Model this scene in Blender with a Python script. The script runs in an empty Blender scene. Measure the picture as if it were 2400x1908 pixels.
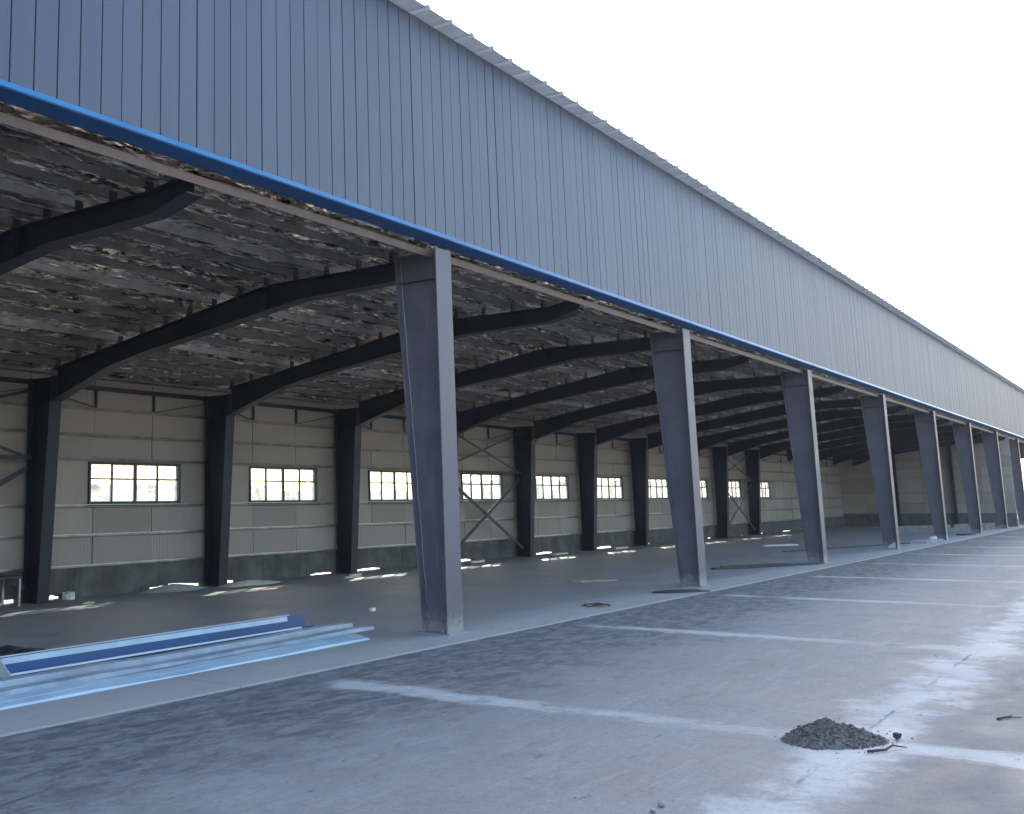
import bpy, bmesh, math, random
from mathutils import Vector, Matrix, noise
random.seed(7)
S = bpy.context.scene
COL = S.collection
R = math.radians

# ------------------------------------------------------------------ camera
def cam_axes(yaw, pitch, roll):
    f = Vector((math.cos(pitch)*math.cos(yaw), math.cos(pitch)*math.sin(yaw), math.sin(pitch)))
    r = f.cross(Vector((0, 0, 1))).normalized(); u = r.cross(f)
    return r*math.cos(roll)+u*math.sin(roll), -r*math.sin(roll)+u*math.cos(roll), f
cd = bpy.data.cameras.new('camera'); cam = bpy.data.objects.new('camera', cd); COL.objects.link(cam)
r, u, f = cam_axes(0.6747, 0.1599, -0.0122)
m = Matrix(((r.x, u.x, -f.x), (r.y, u.y, -f.y), (r.z, u.z, -f.z))).to_4x4()
m.translation = (-16.1105, -9.7138, 2.1371)
cam.matrix_world = m
cd.sensor_fit = 'HORIZONTAL'; cd.sensor_width = 36.0
cd.lens = 2549.99/2400*36
cd.shift_x = (1200-712.0)/2400; cd.shift_y = -(954-772.5)/2400
cd.clip_end = 6000; cd.clip_start = 0.1
S.camera = cam

# ------------------------------------------------------------------ sky, sun, exposure
SUN_AZ, SUN_EL = 28, 30        # azimuth from +x towards +y: behind the hall, the front stands in its shade
w = bpy.data.worlds.new('World'); S.world = w; w.use_nodes = True
nt = w.node_tree; nt.nodes.clear()
sky = nt.nodes.new('ShaderNodeTexSky'); sky.sky_type = 'NISHITA'; sky.sun_disc = False
sky.sun_elevation = R(SUN_EL); sky.sun_rotation = R(90-SUN_AZ)
sky.air_density = 1.3; sky.dust_density = 2.6; sky.ozone_density = 2.5
bg = nt.nodes.new('ShaderNodeBackground'); bg.inputs['Strength'].default_value = 0.15
wo = nt.nodes.new('ShaderNodeOutputWorld')
nt.links.new(sky.outputs[0], bg.inputs[0]); nt.links.new(bg.outputs[0], wo.inputs[0])
sd = bpy.data.lights.new('sun', 'SUN'); sd.energy = 2.6; sd.angle = R(0.6); sd.color = (1, .93, .82)
sun = bpy.data.objects.new('sun', sd); COL.objects.link(sun)
dv = Vector((math.cos(R(SUN_EL))*math.cos(R(SUN_AZ)), math.cos(R(SUN_EL))*math.sin(R(SUN_AZ)), math.sin(R(SUN_EL))))
sun.rotation_euler = dv.to_track_quat('Z', 'Y').to_euler()
S.view_settings.view_transform = 'Standard'; S.view_settings.look = 'None'
S.view_settings.exposure = 1.95; S.view_settings.gamma = 1.0
S.render.engine = 'CYCLES'
S.cycles.max_bounces = 8; S.cycles.diffuse_bounces = 4; S.cycles.transparent_max_bounces = 12
S.cycles.use_denoising = True
S.cycles.sample_clamp_indirect = 6.0

# ------------------------------------------------------------------ materials
class NT:
    """tiny helper for writing node materials"""
    def __init__(s, name):
        s.m = bpy.data.materials.new(name); s.m.use_nodes = True
        s.t = s.m.node_tree; s.p = s.t.nodes['Principled BSDF']; s.out = s.t.nodes['Material Output']
        s.geo = s.t.nodes.new('ShaderNodeNewGeometry')
        sp = s.t.nodes.new('ShaderNodeSeparateXYZ'); s.t.links.new(s.geo.outputs['Position'], sp.inputs[0])
        s.x, s.y, s.z = sp.outputs
    def lk(s, a, b):
        if hasattr(a, 'is_output'): s.t.links.new(a, b)
        else: b.default_value = a
    def math(s, op, a, b=0.0, c=None, clamp=False):
        n = s.t.nodes.new('ShaderNodeMath'); n.operation = op; n.use_clamp = clamp
        s.lk(a, n.inputs[0]); s.lk(b, n.inputs[1])
        if c is not None: s.lk(c, n.inputs[2])
        return n.outputs[0]
    def mr(s, v, a, b, c=0.0, d=1.0, smooth=True):
        n = s.t.nodes.new('ShaderNodeMapRange')
        if smooth: n.interpolation_type = 'SMOOTHSTEP'
        s.lk(v, n.inputs[0])
        for i, k in enumerate((a, b, c, d)): s.lk(k, n.inputs[i+1])
        return n.outputs[0]
    def vec(s, sx=1, sy=1, sz=1, src=None, rot=0):
        n = s.t.nodes.new('ShaderNodeMapping'); n.inputs['Scale'].default_value = (sx, sy, sz)
        n.inputs['Rotation'].default_value = (0, 0, rot)
        s.t.links.new(src or s.geo.outputs['Position'], n.inputs[0]); return n.outputs[0]
    def noise(s, scale, detail=4, rough=.55, v=None, dist=0.0):
        n = s.t.nodes.new('ShaderNodeTexNoise'); n.inputs['Scale'].default_value = scale
        n.inputs['Detail'].default_value = detail; n.inputs['Roughness'].default_value = rough
        n.inputs['Distortion'].default_value = dist
        s.t.links.new(v or s.geo.outputs['Position'], n.inputs['Vector']); return n.outputs[0]
    def vor(s, scale, v=None, feature='F1', out=0):
        n = s.t.nodes.new('ShaderNodeTexVoronoi'); n.feature = feature; n.inputs['Scale'].default_value = scale
        s.t.links.new(v or s.geo.outputs['Position'], n.inputs['Vector']); return n.outputs[out]
    def mix(s, f_, a, b, mode='MIX'):
        n = s.t.nodes.new('ShaderNodeMix'); n.data_type = 'RGBA'; n.blend_type = mode
        s.lk(f_, n.inputs[0])
        for k, i in ((a, 6), (b, 7)):
            if hasattr(k, 'is_output'): s.t.links.new(k, n.inputs[i])
            else: n.inputs[i].default_value = (*k[:3], 1)
        return n.outputs[2]
    def bump(s, h, strength=.3, dist=.02):
        n = s.t.nodes.new('ShaderNodeBump'); n.inputs['Strength'].default_value = strength
        n.inputs['Distance'].default_value = dist; s.t.links.new(h, n.inputs['Height'])
        s.t.links.new(n.outputs[0], s.p.inputs['Normal'])
    def set(s, color=None, rough=None, metal=None, spec=None):
        for k, v in (('Base Color', color), ('Roughness', rough), ('Metallic', metal), ('Specular IOR Level', spec)):
            if v is None: continue
            if hasattr(v, 'is_output'): s.t.links.new(v, s.p.inputs[k])
            else: s.p.inputs[k].default_value = (*v, 1) if isinstance(v, tuple) else v
        return s.m

def mottled(name, c, var=.25, scale=3.0, rough=.6, metal=0.0, bump=.15, bscale=40, dirt=None):
    t = NT(name)
    n = t.noise(scale, 6, .6)
    a = tuple(k*(1-var) for k in c); b = tuple(min(1, k*(1+var)) for k in c)
    col = t.mix(t.mr(n, .3, .7), a, b)
    if dirt:
        d = t.noise(scale*3.1, 8, .7)
        col = t.mix(t.mr(d, .58, .72, 0, .8), col, dirt)
    t.bump(t.noise(bscale, 5, .6), bump, .01)
    return t.set(col, t.mr(n, .2, .8, rough*.85, min(1, rough*1.15)), metal)

def m_fascia():
    t = NT('fascia_coated_steel')
    v = t.vec(1.2, 1, .12)
    n = t.noise(1.0, 5, .6, v)
    pan = t.math('FLOOR', t.math('DIVIDE', t.x, .33))
    wn = t.t.nodes.new('ShaderNodeTexWhiteNoise'); wn.noise_dimensions = '1D'; t.t.links.new(pan, wn.inputs['W'])
    c = t.mix(t.mr(n, .25, .75), (.084, .103, .151), (.102, .122, .174))
    c = t.mix(t.math('MULTIPLY', wn.outputs[0], .35), c, (.075, .094, .14))
    dust = t.mr(t.math('ADD', t.z, t.math('MULTIPLY', t.noise(1.6, 6, .7), 1.2)), 7.1, 8.1, .35, 0)
    c = t.mix(dust, c, (.115, .12, .145))
    t.bump(t.noise(1.5, 3, .5, t.vec(2.2, 1, .5)), .12, .03)
    return t.set(c, .52, .0, .40)

def m_apron():
    t = NT('apron_concrete')
    big = t.noise(.22, 5, .6); med = t.noise(1.3, 8, .68, t.vec(.8, 1.2, 1, rot=.4)); fine = t.noise(17, 9, .75)
    strk = t.noise(2.2, 8, .72, t.vec(.30, 1.8, 1, rot=.25))
    broom = t.noise(9, 6, .7, t.vec(.12, 2.6, 1, rot=.1))
    c = t.mix(t.mr(med, .3, .7), (.195, .196, .202), (.290, .288, .287))
    c = t.mix(t.mr(big, .35, .7, 0, .6), c, (.30, .29, .285))
    c = t.mix(t.mr(strk, .5, .68, 0, .6), c, (.335, .333, .34))
    c = t.mix(t.mr(broom, .5, .7, 0, .28), c, (.13, .135, .145))
    # darker, coarser bay of concrete next to the hall
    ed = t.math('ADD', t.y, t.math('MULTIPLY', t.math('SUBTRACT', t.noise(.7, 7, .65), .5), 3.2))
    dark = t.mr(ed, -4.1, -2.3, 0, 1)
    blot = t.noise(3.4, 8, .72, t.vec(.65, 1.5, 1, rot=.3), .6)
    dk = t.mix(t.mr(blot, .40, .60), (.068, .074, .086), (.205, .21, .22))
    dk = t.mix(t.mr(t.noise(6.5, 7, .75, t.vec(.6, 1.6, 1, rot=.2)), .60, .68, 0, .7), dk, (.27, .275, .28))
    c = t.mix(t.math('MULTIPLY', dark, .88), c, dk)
    # pale dust drawn out along the joints across and along the apron
    wob = t.math('MULTIPLY', t.math('SUBTRACT', t.noise(.55, 3, .5), .5), .5)
    jx = t.math('ABSOLUTE', t.math('SUBTRACT', t.math('FRACT', t.math('ADD', t.math('DIVIDE', t.x, 7.5), .167)), .5))
    jd = t.math('ADD', t.math('ADD', t.math('MULTIPLY', jx, 7.5), wob), t.math('MULTIPLY', t.math('SUBTRACT', t.noise(2.6, 8, .75, t.vec(1.6, .6, 1)), .5), .9))
    band = t.mr(jd, .08, .40, 1, 0)
    band = t.math('MULTIPLY', band, t.mr(t.noise(.8, 6, .65), .32, .54, .25, 1))
    band = t.math('MULTIPLY', band, t.mr(t.y, -.9, -1.5, .0, 1))
    band = t.math('MULTIPLY', band, t.math('ADD', t.mr(t.math('ABSOLUTE', t.math('ADD', t.y, 5.9)), .3, 1.5, .5, 1), 0))
    jy = t.math('ABSOLUTE', t.math('ADD', t.y, 7.15))
    jyd = t.math('ADD', jy, t.math('MULTIPLY', t.math('SUBTRACT', t.noise(1.0, 9, .72), .5), 1.9))
    band2 = t.math('MULTIPLY', t.mr(jyd, .05, .55, 1, 0), t.mr(t.noise(.9, 7, .7, t.vec(1, .6, 1)), .36, .52, .25, 1))
    dustm = t.math('MAXIMUM', band, band2)
    dustm = t.math('MULTIPLY', dustm, t.mr(fine, .25, .55, .5, 1))
    # slab beyond the long joint, warmer
    far = t.mr(t.math('ADD', t.y, t.math('MULTIPLY', t.math('SUBTRACT', med, .5), .8)), -7.9, -7.2, 1, 0)
    fc = t.mix(t.mr(t.noise(.9, 7, .68), .38, .62), (.135, .130, .135), (.190, .182, .187))
    c = t.mix(t.math('MULTIPLY', far, .8), c, fc)
    c = t.mix(t.math('MULTIPLY', dustm, .9), c, (.54, .54, .535))
    # worn saw cut with broken, dark edges
    cw = t.math('ADD', t.math('ADD', t.y, 7.12), t.math('MULTIPLY', t.math('SUBTRACT', t.noise(3.5, 7, .75), .5), .16))
    cut = t.math('MULTIPLY', t.mr(t.math('ABSOLUTE', cw), .004, .03, 1, 0), t.mr(t.noise(.6, 4, .6), .50, .60))
    c = t.mix(t.math('MULTIPLY', cut, .75), c, (.055, .055, .06))
    # specks, stains
    sp = t.noise(4.5, 9, .78, t.vec(.45, 1.7, 1, rot=.15))
    c = t.mix(t.mr(sp, .605, .66, 0, .75), c, (.075, .078, .085))
    sp2 = t.noise(8, 7, .75, t.vec(.6, 1.5, 1, rot=-.2))
    c = t.mix(t.mr(sp2, .64, .69, 0, .55), c, (.36, .36, .365))
    c = t.mix(t.mr(t.noise(1.7, 8, .7), .54, .66, 0, .45), c, (.17, .145, .125))
    c = t.mix(t.mr(fine, .35, .7, 0, .30), c, (.10, .102, .11))
    c = t.mix(t.mr(t.noise(42, 6, .8), .50, .66, 0, .35), c, (.095, .095, .10))
    h = t.math('ADD', t.math('MULTIPLY', fine, .5), t.math('ADD', t.math('MULTIPLY', med, 1.0), t.math('ADD', t.math('MULTIPLY', blot, .9), t.math('MULTIPLY', t.noise(60, 5, .7), .25))))
    t.bump(h, .6, .022)
    return t.set(c, t.mr(med, .3, .7, .62, .85), 0, .3)

def m_slab():
    t = NT('floor_concrete')
    big = t.noise(.28, 5, .6); med = t.noise(1.1, 7, .65, t.vec(.6, 1.5, 1, rot=.12)); fine = t.noise(18, 7, .7)
    c = t.mix(t.mr(med, .3, .7), (.200, .203, .210), (.31, .302, .300))
    c = t.mix(t.mr(big, .45, .7, 0, .6), c, (.335, .325, .318))
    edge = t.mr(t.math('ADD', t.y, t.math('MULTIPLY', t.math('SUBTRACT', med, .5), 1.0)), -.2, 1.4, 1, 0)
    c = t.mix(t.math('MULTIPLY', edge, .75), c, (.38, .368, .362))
    stn = t.noise(2.7, 7, .7, t.vec(.5, 1.4, 1))
    c = t.mix(t.mr(stn, .62, .72, 0, .55), c, (.08, .08, .08))
    c = t.mix(t.mr(t.noise(4.2, 8, .75, t.vec(.5, 1.6, 1)), .66, .72, 0, .6), c, (.4, .4, .39))
    jx = t.math('ABSOLUTE', t.math('SUBTRACT', t.math('FRACT', t.math('ADD', t.math('DIVIDE', t.x, 6.0), .5)), .5))
    c = t.mix(t.mr(jx, .0008, .002, .6, 0, False), c, (.05, .05, .05))
    t.bump(t.math('ADD', t.math('MULTIPLY', fine, .25), med), .25, .015)
    return t.set(c, t.mr(med, .3, .7, .45, .72), 0, .4)

def m_foil():
    t = NT('crumpled_foil_insulation')
    v = t.vec(.55, 1.6, 1)
    wob = t.t.nodes.new('ShaderNodeVectorMath'); wob.operation = 'MULTIPLY_ADD'
    nz = t.t.nodes.new('ShaderNodeTexNoise'); nz.inputs['Scale'].default_value = 3; nz.inputs['Detail'].default_value = 5
    t.t.links.new(v, nz.inputs['Vector']); t.t.links.new(nz.outputs['Color'], wob.inputs[0])
    wob.inputs[1].default_value = (.45, .45, .45); t.t.links.new(v, wob.inputs[2])
    v2 = wob.outputs[0]
    b = t.noise(6.0, 7, .7, v, 1.2)
    # crumpled facets, each leaning its own way
    def vm(op, a, bb):
        n = t.t.nodes.new('ShaderNodeVectorMath'); n.operation = op
        t.lk(a, n.inputs[0])
        if op == 'SCALE': n.inputs[3].default_value = bb
        elif bb is not None: t.lk(bb, n.inputs[1])
        return n.outputs[0]
    f1 = vm('SCALE', vm('SUBTRACT', t.vor(7.5, v2, 'F1', 1), (.5, .5, .5)), 2.8)
    f2 = vm('SCALE', vm('SUBTRACT', t.vor(19, v2, 'F1', 1), (.5, .5, .5)), 1.6)
    bn = t.t.nodes.new('ShaderNodeBump'); bn.inputs['Strength'].default_value = .7; bn.inputs['Distance'].default_value = .12
    t.t.links.new(b, bn.inputs['Height'])
    nn = vm('NORMALIZE', vm('ADD', bn.outputs[0], vm('ADD', f1, f2)), None)
    t.t.links.new(nn, t.p.inputs['Normal'])
    # dark and bright patches in the colour, painted in for the foil's glint contrast
    p = t.noise(2.6, 8, .72, v, .9)
    foil = t.mix(t.mr(t.noise(9, 5, .6, v), .35, .7), (.60, .51, .43), (.98, .90, .80))
    c = t.mix(t.mr(p, .36, .47), (.055, .046, .041), foil)
    big = t.noise(.45, 4, .6)
    c = t.mix(t.mr(big, .5, .68, 0, .55), c, (.24, .165, .125))
    return t.set(c, t.mr(t.noise(5, 4), .3, .7, .08, .26), t.mr(p, .36, .47, .25, .96))

def m_panel():
    t = NT('insulated_wall_panel')
    ri = t.geo.outputs['Random Per Island']
    c = t.mix(ri, (.315, .250, .215), (.43, .352, .305))
    c = t.mix(t.mr(t.noise(.8, 5, .6, t.vec(1, 1, .4)), .35, .7, 0, .5), c, (.30, .27, .245))
    rib = t.math('SINE', t.math('MULTIPLY', t.x, 62.0))
    pick = t.mr(t.noise(.35, 2, .5, t.vec(1, 1, .8)), .47, .56)
    ribd = t.math('MULTIPLY', t.mr(rib, .55, .9), t.math('MULTIPLY', t.math('MULTIPLY', pick, t.mr(ri, .45, .6)), .5))
    c = t.mix(ribd, c, (.2, .18, .16))
    c = t.mix(t.mr(t.noise(5, 8, .75), .62, .75, 0, .5), c, (.22, .20, .18))
    t.bump(t.math('ADD', t.math('MULTIPLY', t.noise(3, 5, .6), 1.0), t.math('MULTIPLY', rib, .25)), .25, .02)
    return t.set(c, .62, 0, .35)

def m_glass():
    t = NT('dusty_window_glass')
    n = t.t.nodes
    tr = n.new('ShaderNodeBsdfTransparent'); tl = n.new('ShaderNodeBsdfTranslucent'); gl = n.new('ShaderNodeBsdfGlossy')
    tr.inputs[0].default_value = (.93, .95, .95, 1); tl.inputs[0].default_value = (.8, .8, .76, 1)
    gl.inputs['Roughness'].default_value = .08
    m1 = n.new('ShaderNodeMixShader'); m2 = n.new('ShaderNodeMixShader')
    d = t.mr(t.noise(3.5, 7, .7), .35, .7, .06, .40)
    ri = t.mr(t.geo.outputs['Random Per Island'], .55, .95, 0, .35)
    t.lk(t.math('ADD', d, ri, clamp=True), m1.inputs[0])
    t.t.links.new(tr.outputs[0], m1.inputs[1]); t.t.links.new(tl.outputs[0], m1.inputs[2])
    m2.inputs[0].default_value = .06
    t.t.links.new(m1.outputs[0], m2.inputs[1]); t.t.links.new(gl.outputs[0], m2.inputs[2])
    t.t.links.new(m2.outputs[0], t.out.inputs[0]); return t.m

def m_blockwall():
    t = NT('plinth_render')
    n = t.noise(1.4, 7, .65); st = t.noise(1.6, 6, .7, t.vec(2.5, 1, .35))
    c = t.mix(t.mr(n, .3, .7), (.085, .085, .082), (.16, .155, .15))
    c = t.mix(t.mr(st, .52, .68, 0, .7), c, (.06, .06, .06))
    c = t.mix(t.mr(t.noise(6, 8, .75), .64, .74, 0, .5), c, (.27, .26, .25))
    t.bump(t.noise(9, 7, .7), .5, .02)
    return t.set(c, .85, 0, .2)

def m_primer():
    t = NT('dark_primer_paint')
    n = t.noise(1.6, 6, .6)
    c = t.mix(t.mr(n, .3, .7), (.098, .089, .114), (.130, .118, .148))
    run = t.noise(3.0, 6, .7, t.vec(1.5, 1.5, .18))
    c = t.mix(t.mr(run, .56, .70, 0, .45), c, (.19, .18, .19))
    c = t.mix(t.mr(t.noise(11, 7, .75), .63, .70, 0, .6), c, (.20, .13, .10))
    d = t.math('ADD', t.z, t.math('MULTIPLY', t.math('SUBTRACT', t.noise(7, 7, .75), .5), 1.0))
    c = t.mix(t.mr(d, .05, .38, .75, 0), c, (.32, .31, .30))
    t.bump(t.noise(22, 5, .6), .14, .01)
    return t.set(c, t.mr(n, .2, .8, .42, .6), 0, .5)

def m_cap():
    t = NT('milky_roof_light_sheet')
    n = t.t.nodes; tl = n.new('ShaderNodeBsdfTranslucent'); mx = n.new('ShaderNodeMixShader')
    tl.inputs[0].default_value = (.75, .80, .84, 1); mx.inputs[0].default_value = .22
    c = t.mix(t.mr(t.noise(1.2, 6, .65, t.vec(3, .6, 1)), .35, .7), (.42, .46, .50), (.62, .66, .70))
    t.set(c, .45)
    t.t.links.new(t.p.outputs[0], mx.inputs[1]); t.t.links.new(tl.outputs[0], mx.inputs[2]); t.t.links.new(mx.outputs[0], t.out.inputs[0])
    return t.m

M = {
 'cap': m_cap(),
 'fascia': m_fascia(), 'apron': m_apron(), 'slab': m_slab(), 'foil': m_foil(), 'panel': m_panel(),
 'glass': m_glass(), 'plinth': m_blockwall(),
 'primer': m_primer(),
 'frame_paint': mottled('frame_primer_paint', (.016, .018, .029), .25, 1.2, .55, 0, .12, 25),
 'brown': mottled('red_brown_primer', (.150, .100, .085), .25, 2.0, .6, 0, .15, 30, dirt=(.14, .10, .09)),
 'blue': mottled('blue_coated_steel', (.035, .215, .43), .12, 1.5, .32, 0, .05, 12),
 'blue_dark': mottled('deep_blue_steel_and_shade', (.004, .066, .20), .2, 2.0, .55, 0, .05, 12),  # the gutter's own blue; on the trim soffit it paints shade
 'paleblue': mottled('pale_blue_steel', (.40, .52, .63), .12, 1.2, .35, 0, .06, 10),
 'greyblue': mottled('dusty_grey_blue_steel', (.30, .36, .42), .25, 1.6, .5, 0, .1, 20, dirt=(.24, .24, .25)),
 'galv': mottled('galvanised_steel', (.40, .40, .40), .25, 3.0, .42, .7, .1, 20),
 'purlin': mottled('dull_purlin_steel', (.17, .155, .145), .3, 2.0, .55, .2, .1, 20),
 'girt': mottled('girt_steel', (.24, .23, .22), .35, 2.0, .45, .35, .1, 20),
 'white': mottled('pale_coated_sheet', (.62, .66, .70), .08, 1.0, .5, 0, .05, 15),
 'winframe': mottled('dark_window_steel', (.045, .047, .05), .2, 3.0, .5, 0, .05, 20),
 'foam': mottled('white_foam', (.74, .72, .64), .15, 5.0, .9, 0, .4, 30),
 'card': mottled('tan_board', (.36, .30, .21), .2, 4.0, .85, 0, .2, 25),
 'heap': mottled('pale_heap', (.42, .42, .42), .25, 4.0, .95, 0, .8, 18),
 'gravel': mottled('dark_gravel', (.135, .115, .105), .5, 26.0, .9, 0, .5, 60, dirt=(.17, .165, .17)),
 'wood': mottled('old_dark_wood', (.07, .06, .052), .3, 3.0, .8, 0, .4, 30),
 'black': mottled('black_plastic', (.018, .02, .024), .3, 5.0, .55, 0, .7, 9),
 'block': mottled('grey_block', (.30, .30, .30), .3, 6.0, .9, 0, .6, 20),
 'oldblock': mottled('weathered_block', (.17, .165, .165), .3, 6.0, .9, 0, .6, 20, dirt=(.32, .31, .31)),
 'earth': mottled('dry_earth', (.40, .34, .26), .3, .5, .95, 0, .5, 6),
 'beige': mottled('beige_plaster', (.55, .48, .38), .12, .6, .9, 0, .2, 12),
 'greywall': mottled('pale_grey_plaster', (.48, .47, .45), .12, .6, .9, 0, .2, 12),
 'bark': mottled('bark', (.10, .085, .07), .3, 6.0, .9, 0, .5, 25),
 'wire': mottled('rusty_wire', (.11, .05, .04), .3, 9.0, .7, .3, .2, 40),
 'dome_metal': mottled('roof_sheet', (.40, .43, .46), .1, 1.0, .45, .2, .05, 12),
}

# ------------------------------------------------------------------ mesh builder
class MB:
    def __init__(s): s.v = []; s.f = []; s.sm = []
    def quad(s, *p, smooth=False):
        n = len(s.v); s.v += [tuple(q) for q in p]; s.f.append(tuple(range(n, n+len(p)))); s.sm.append(smooth); return s
    def box(s, x0, x1, y0, y1, z0, z1):
        n = len(s.v)
        s.v += [(x, y, z) for x in (x0, x1) for y in (y0, y1) for z in (z0, z1)]
        for q in ((0, 1, 3, 2), (4, 6, 7, 5), (0, 4, 5, 1), (2, 3, 7, 6), (0, 2, 6, 4), (1, 5, 7, 3)):
            s.f.append(tuple(n+k for k in q)); s.sm.append(False)
        return s
    def hexa(s, a, b):
        """two quads a (4 pts) and b (4 pts) joined into a solid"""
        n = len(s.v); s.v += [tuple(q) for q in a] + [tuple(q) for q in b]; k = len(a)
        s.f.append(tuple(n+i for i in reversed(range(k)))); s.f.append(tuple(n+k+i for i in range(k)))
        for i in range(k):
            j = (i+1) % k; s.f.append((n+i, n+j, n+k+j, n+k+i))
        s.sm += [False]*(k+2); return s
    def prism_x(s, poly, x0, x1):      # poly of (y, z)
        return s.hexa([(x0, y, z) for y, z in poly], [(x1, y, z) for y, z in poly])
    def plate(s, pts, t, x0, x1):
        """a strip of sheet following (y,z) points, thickness t to the left of travel, extruded along x"""
        P = [Vector(p) for p in pts]; N = []
        for i in range(len(P)):
            a = P[max(i-1, 0)]; b = P[min(i+1, len(P)-1)]; d = (b-a).normalized(); N.append(Vector((-d.y, d.x)))
        for i in range(len(P)-1):
            q = [P[i], P[i+1], P[i+1]+N[i+1]*t, P[i]+N[i]*t]
            s.hexa([(x0, *k) for k in q], [(x1, *k) for k in q])
        return s
    def bar(s, a, b, w_, h_=None, up=(0, 0, 1)):
        a, b = Vector(a), Vector(b); d = (b-a).normalized(); U = Vector(up)
        if abs(d.dot(U)) > .98: U = Vector((0, 1, 0))
        sx = d.cross(U).normalized()*w_/2; sy = d.cross(sx).normalized()*(h_ or w_)/2
        return s.hexa([a-sx-sy, a+sx-sy, a+sx+sy, a-sx+sy], [b-sx-sy, b+sx-sy, b+sx+sy, b-sx+sy])
    def tube(s, pts, rad, k=8):
        P = [Vector(p) for p in pts]; n0 = len(s.v)
        for i, p in enumerate(P):
            d = (P[min(i+1, len(P)-1)]-P[max(i-1, 0)]).normalized()
            a = d.cross(Vector((0, 0, 1)) if abs(d.z) < .9 else Vector((1, 0, 0))).normalized(); b = d.cross(a)
            rr = rad[i] if isinstance(rad, (list, tuple)) else rad
            for j in range(k):
                an = 2*math.pi*j/k; s.v.append(tuple(p+a*rr*math.cos(an)+b*rr*math.sin(an)))
        for i in range(len(P)-1):
            for j in range(k):
                jj = (j+1) % k
                s.f.append((n0+i*k+j, n0+i*k+jj, n0+(i+1)*k+jj, n0+(i+1)*k+j)); s.sm.append(True)
        s.f.append(tuple(n0+j for j in reversed(range(k)))); s.f.append(tuple(n0+(len(P)-1)*k+j for j in range(k))); s.sm += [False]*2
        return s
    def stone(s, c, rx, ry, rz, seed=0):
        rnd = random.Random(seed); bm = bmesh.new()
        bmesh.ops.create_icosphere(bm, subdivisions=1, radius=1)
        n0 = len(s.v); an = rnd.random()*6.28
        for v in bm.verts:
            k = rnd.uniform(.75, 1.2); x, y, z = v.co.x*rx*k, v.co.y*ry*k, v.co.z*rz*k
            s.v.append((c[0]+x*math.cos(an)-y*math.sin(an), c[1]+x*math.sin(an)+y*math.cos(an), c[2]+z))
        for fc in bm.faces: s.f.append(tuple(n0+v.index for v in fc.verts)); s.sm.append(False)
        bm.free(); return s
    def sheet(s, nx, ny, fn, smooth=True):
        n0 = len(s.v)
        for j in range(ny+1):
            for i in range(nx+1): s.v.append(tuple(fn(i/nx, j/ny)))
        for j in range(ny):
            for i in range(nx):
                a = n0+j*(nx+1)+i; s.f.append((a, a+1, a+nx+2, a+nx+1)); s.sm.append(smooth)
        return s
    def build(s, name, mat, parent=None, bevel=0, normals=True):
        me = bpy.data.meshes.new(name); me.from_pydata(s.v, [], s.f); me.update()
        me.polygons.foreach_set('use_smooth', s.sm)
        if normals:
            bm = bmesh.new(); bm.from_mesh(me); bmesh.ops.recalc_face_normals(bm, faces=bm.faces); bm.to_mesh(me); bm.free()
        me.materials.append(mat)
        o = bpy.data.objects.new(name, me); COL.objects.link(o)
        if parent: o.parent = parent
        if bevel:
            b = o.modifiers.new('bevel', 'BEVEL'); b.width = bevel; b.segments = 2; b.limit_method = 'ANGLE'
        return o

def tag(o, label=None, cat=None, group=None, kind=None):
    for k, v in (('label', label), ('category', cat), ('group', group), ('kind', kind)):
        if v: o[k] = v
    return o
def empty(name, loc=(0, 0, 0)):
    o = bpy.data.objects.new(name, None); o.location = loc; o.empty_display_size = .2; COL.objects.link(o); return o
def copy_to(o, parent, dx, dy=0, dz=0):
    """a linked copy of one part and of its sub-parts, moved"""
    c = o.copy(); COL.objects.link(c); c.parent = parent
    c.location = (o.location.x+dx, o.location.y+dy, o.location.z+dz)
    for ch in list(o.children):
        k = ch.copy(); COL.objects.link(k); k.parent = c
    return c

# ------------------------------------------------------------------ ground
X0, X1 = -24.0, 120.0          # length of the hall
XE = 78.0                      # inner end wall
W = 11.4                       # outer face of the back columns
HL = 6.55                      # underside of the fascia
HT = 10.62                     # top of the fascia
tag(MB().sheet(8, 8, lambda a, b: (-1500+a*3000, -1500+b*3000, -.12)).build('ground', M['earth']), kind='structure')
tag(MB().box(-60, 200, -60, -.58, -.115, -.028).build('apron', M['apron']), kind='structure')
tag(MB().box(X0-1, X1+1, -.58, W+.30, -.11, 0).build('floor', M['slab']), kind='structure')

# ------------------------------------------------------------------ the hall
hall = tag(empty('warehouse', (0, 0, 0)), 'long open fronted steel warehouse with grey blue metal fascia and tapered columns', 'warehouse')

# fascia: standing seam cladding, one flat pan and a narrow groove every 0.33 m
mb = MB(); P = .33; n = int((X1-X0)/P); prof = []
rnd = random.Random(3)
for i in range(n):
    x = X0+i*P; o = rnd.uniform(-.004, .004); g = rnd.uniform(.014, .021)+(.008 if rnd.random() < .05 else 0)
    prof += [(x, 0.046), (x+.003, -.001+o), (x+P-.003-g, -.003+o), (x+P-g, .046)]
for i in range(len(prof)-1):
    (xa, ya), (xb, yb) = prof[i], prof[i+1]
    mb.quad((xa, ya, HL+.15), (xb, yb, HL+.15), (xb, yb, HT+.01), (xa, ya, HT+.01))
mb.quad((X0, 0, HL+.15), (X0, .05, HL+.15), (X0, .05, HT), (X0, 0, HT))
mb.build('fascia', M['fascia'], hall, normals=False)
MB().box(X0, X1, .05, .09, HL+.17, HT-.02).build('fascia_backing', M['girt'], hall)
MB().box(X0, X1, 1.2, 1.24, 6.9, HT-.02).build('parapet_back', M['dome_metal'], hall)

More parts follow.
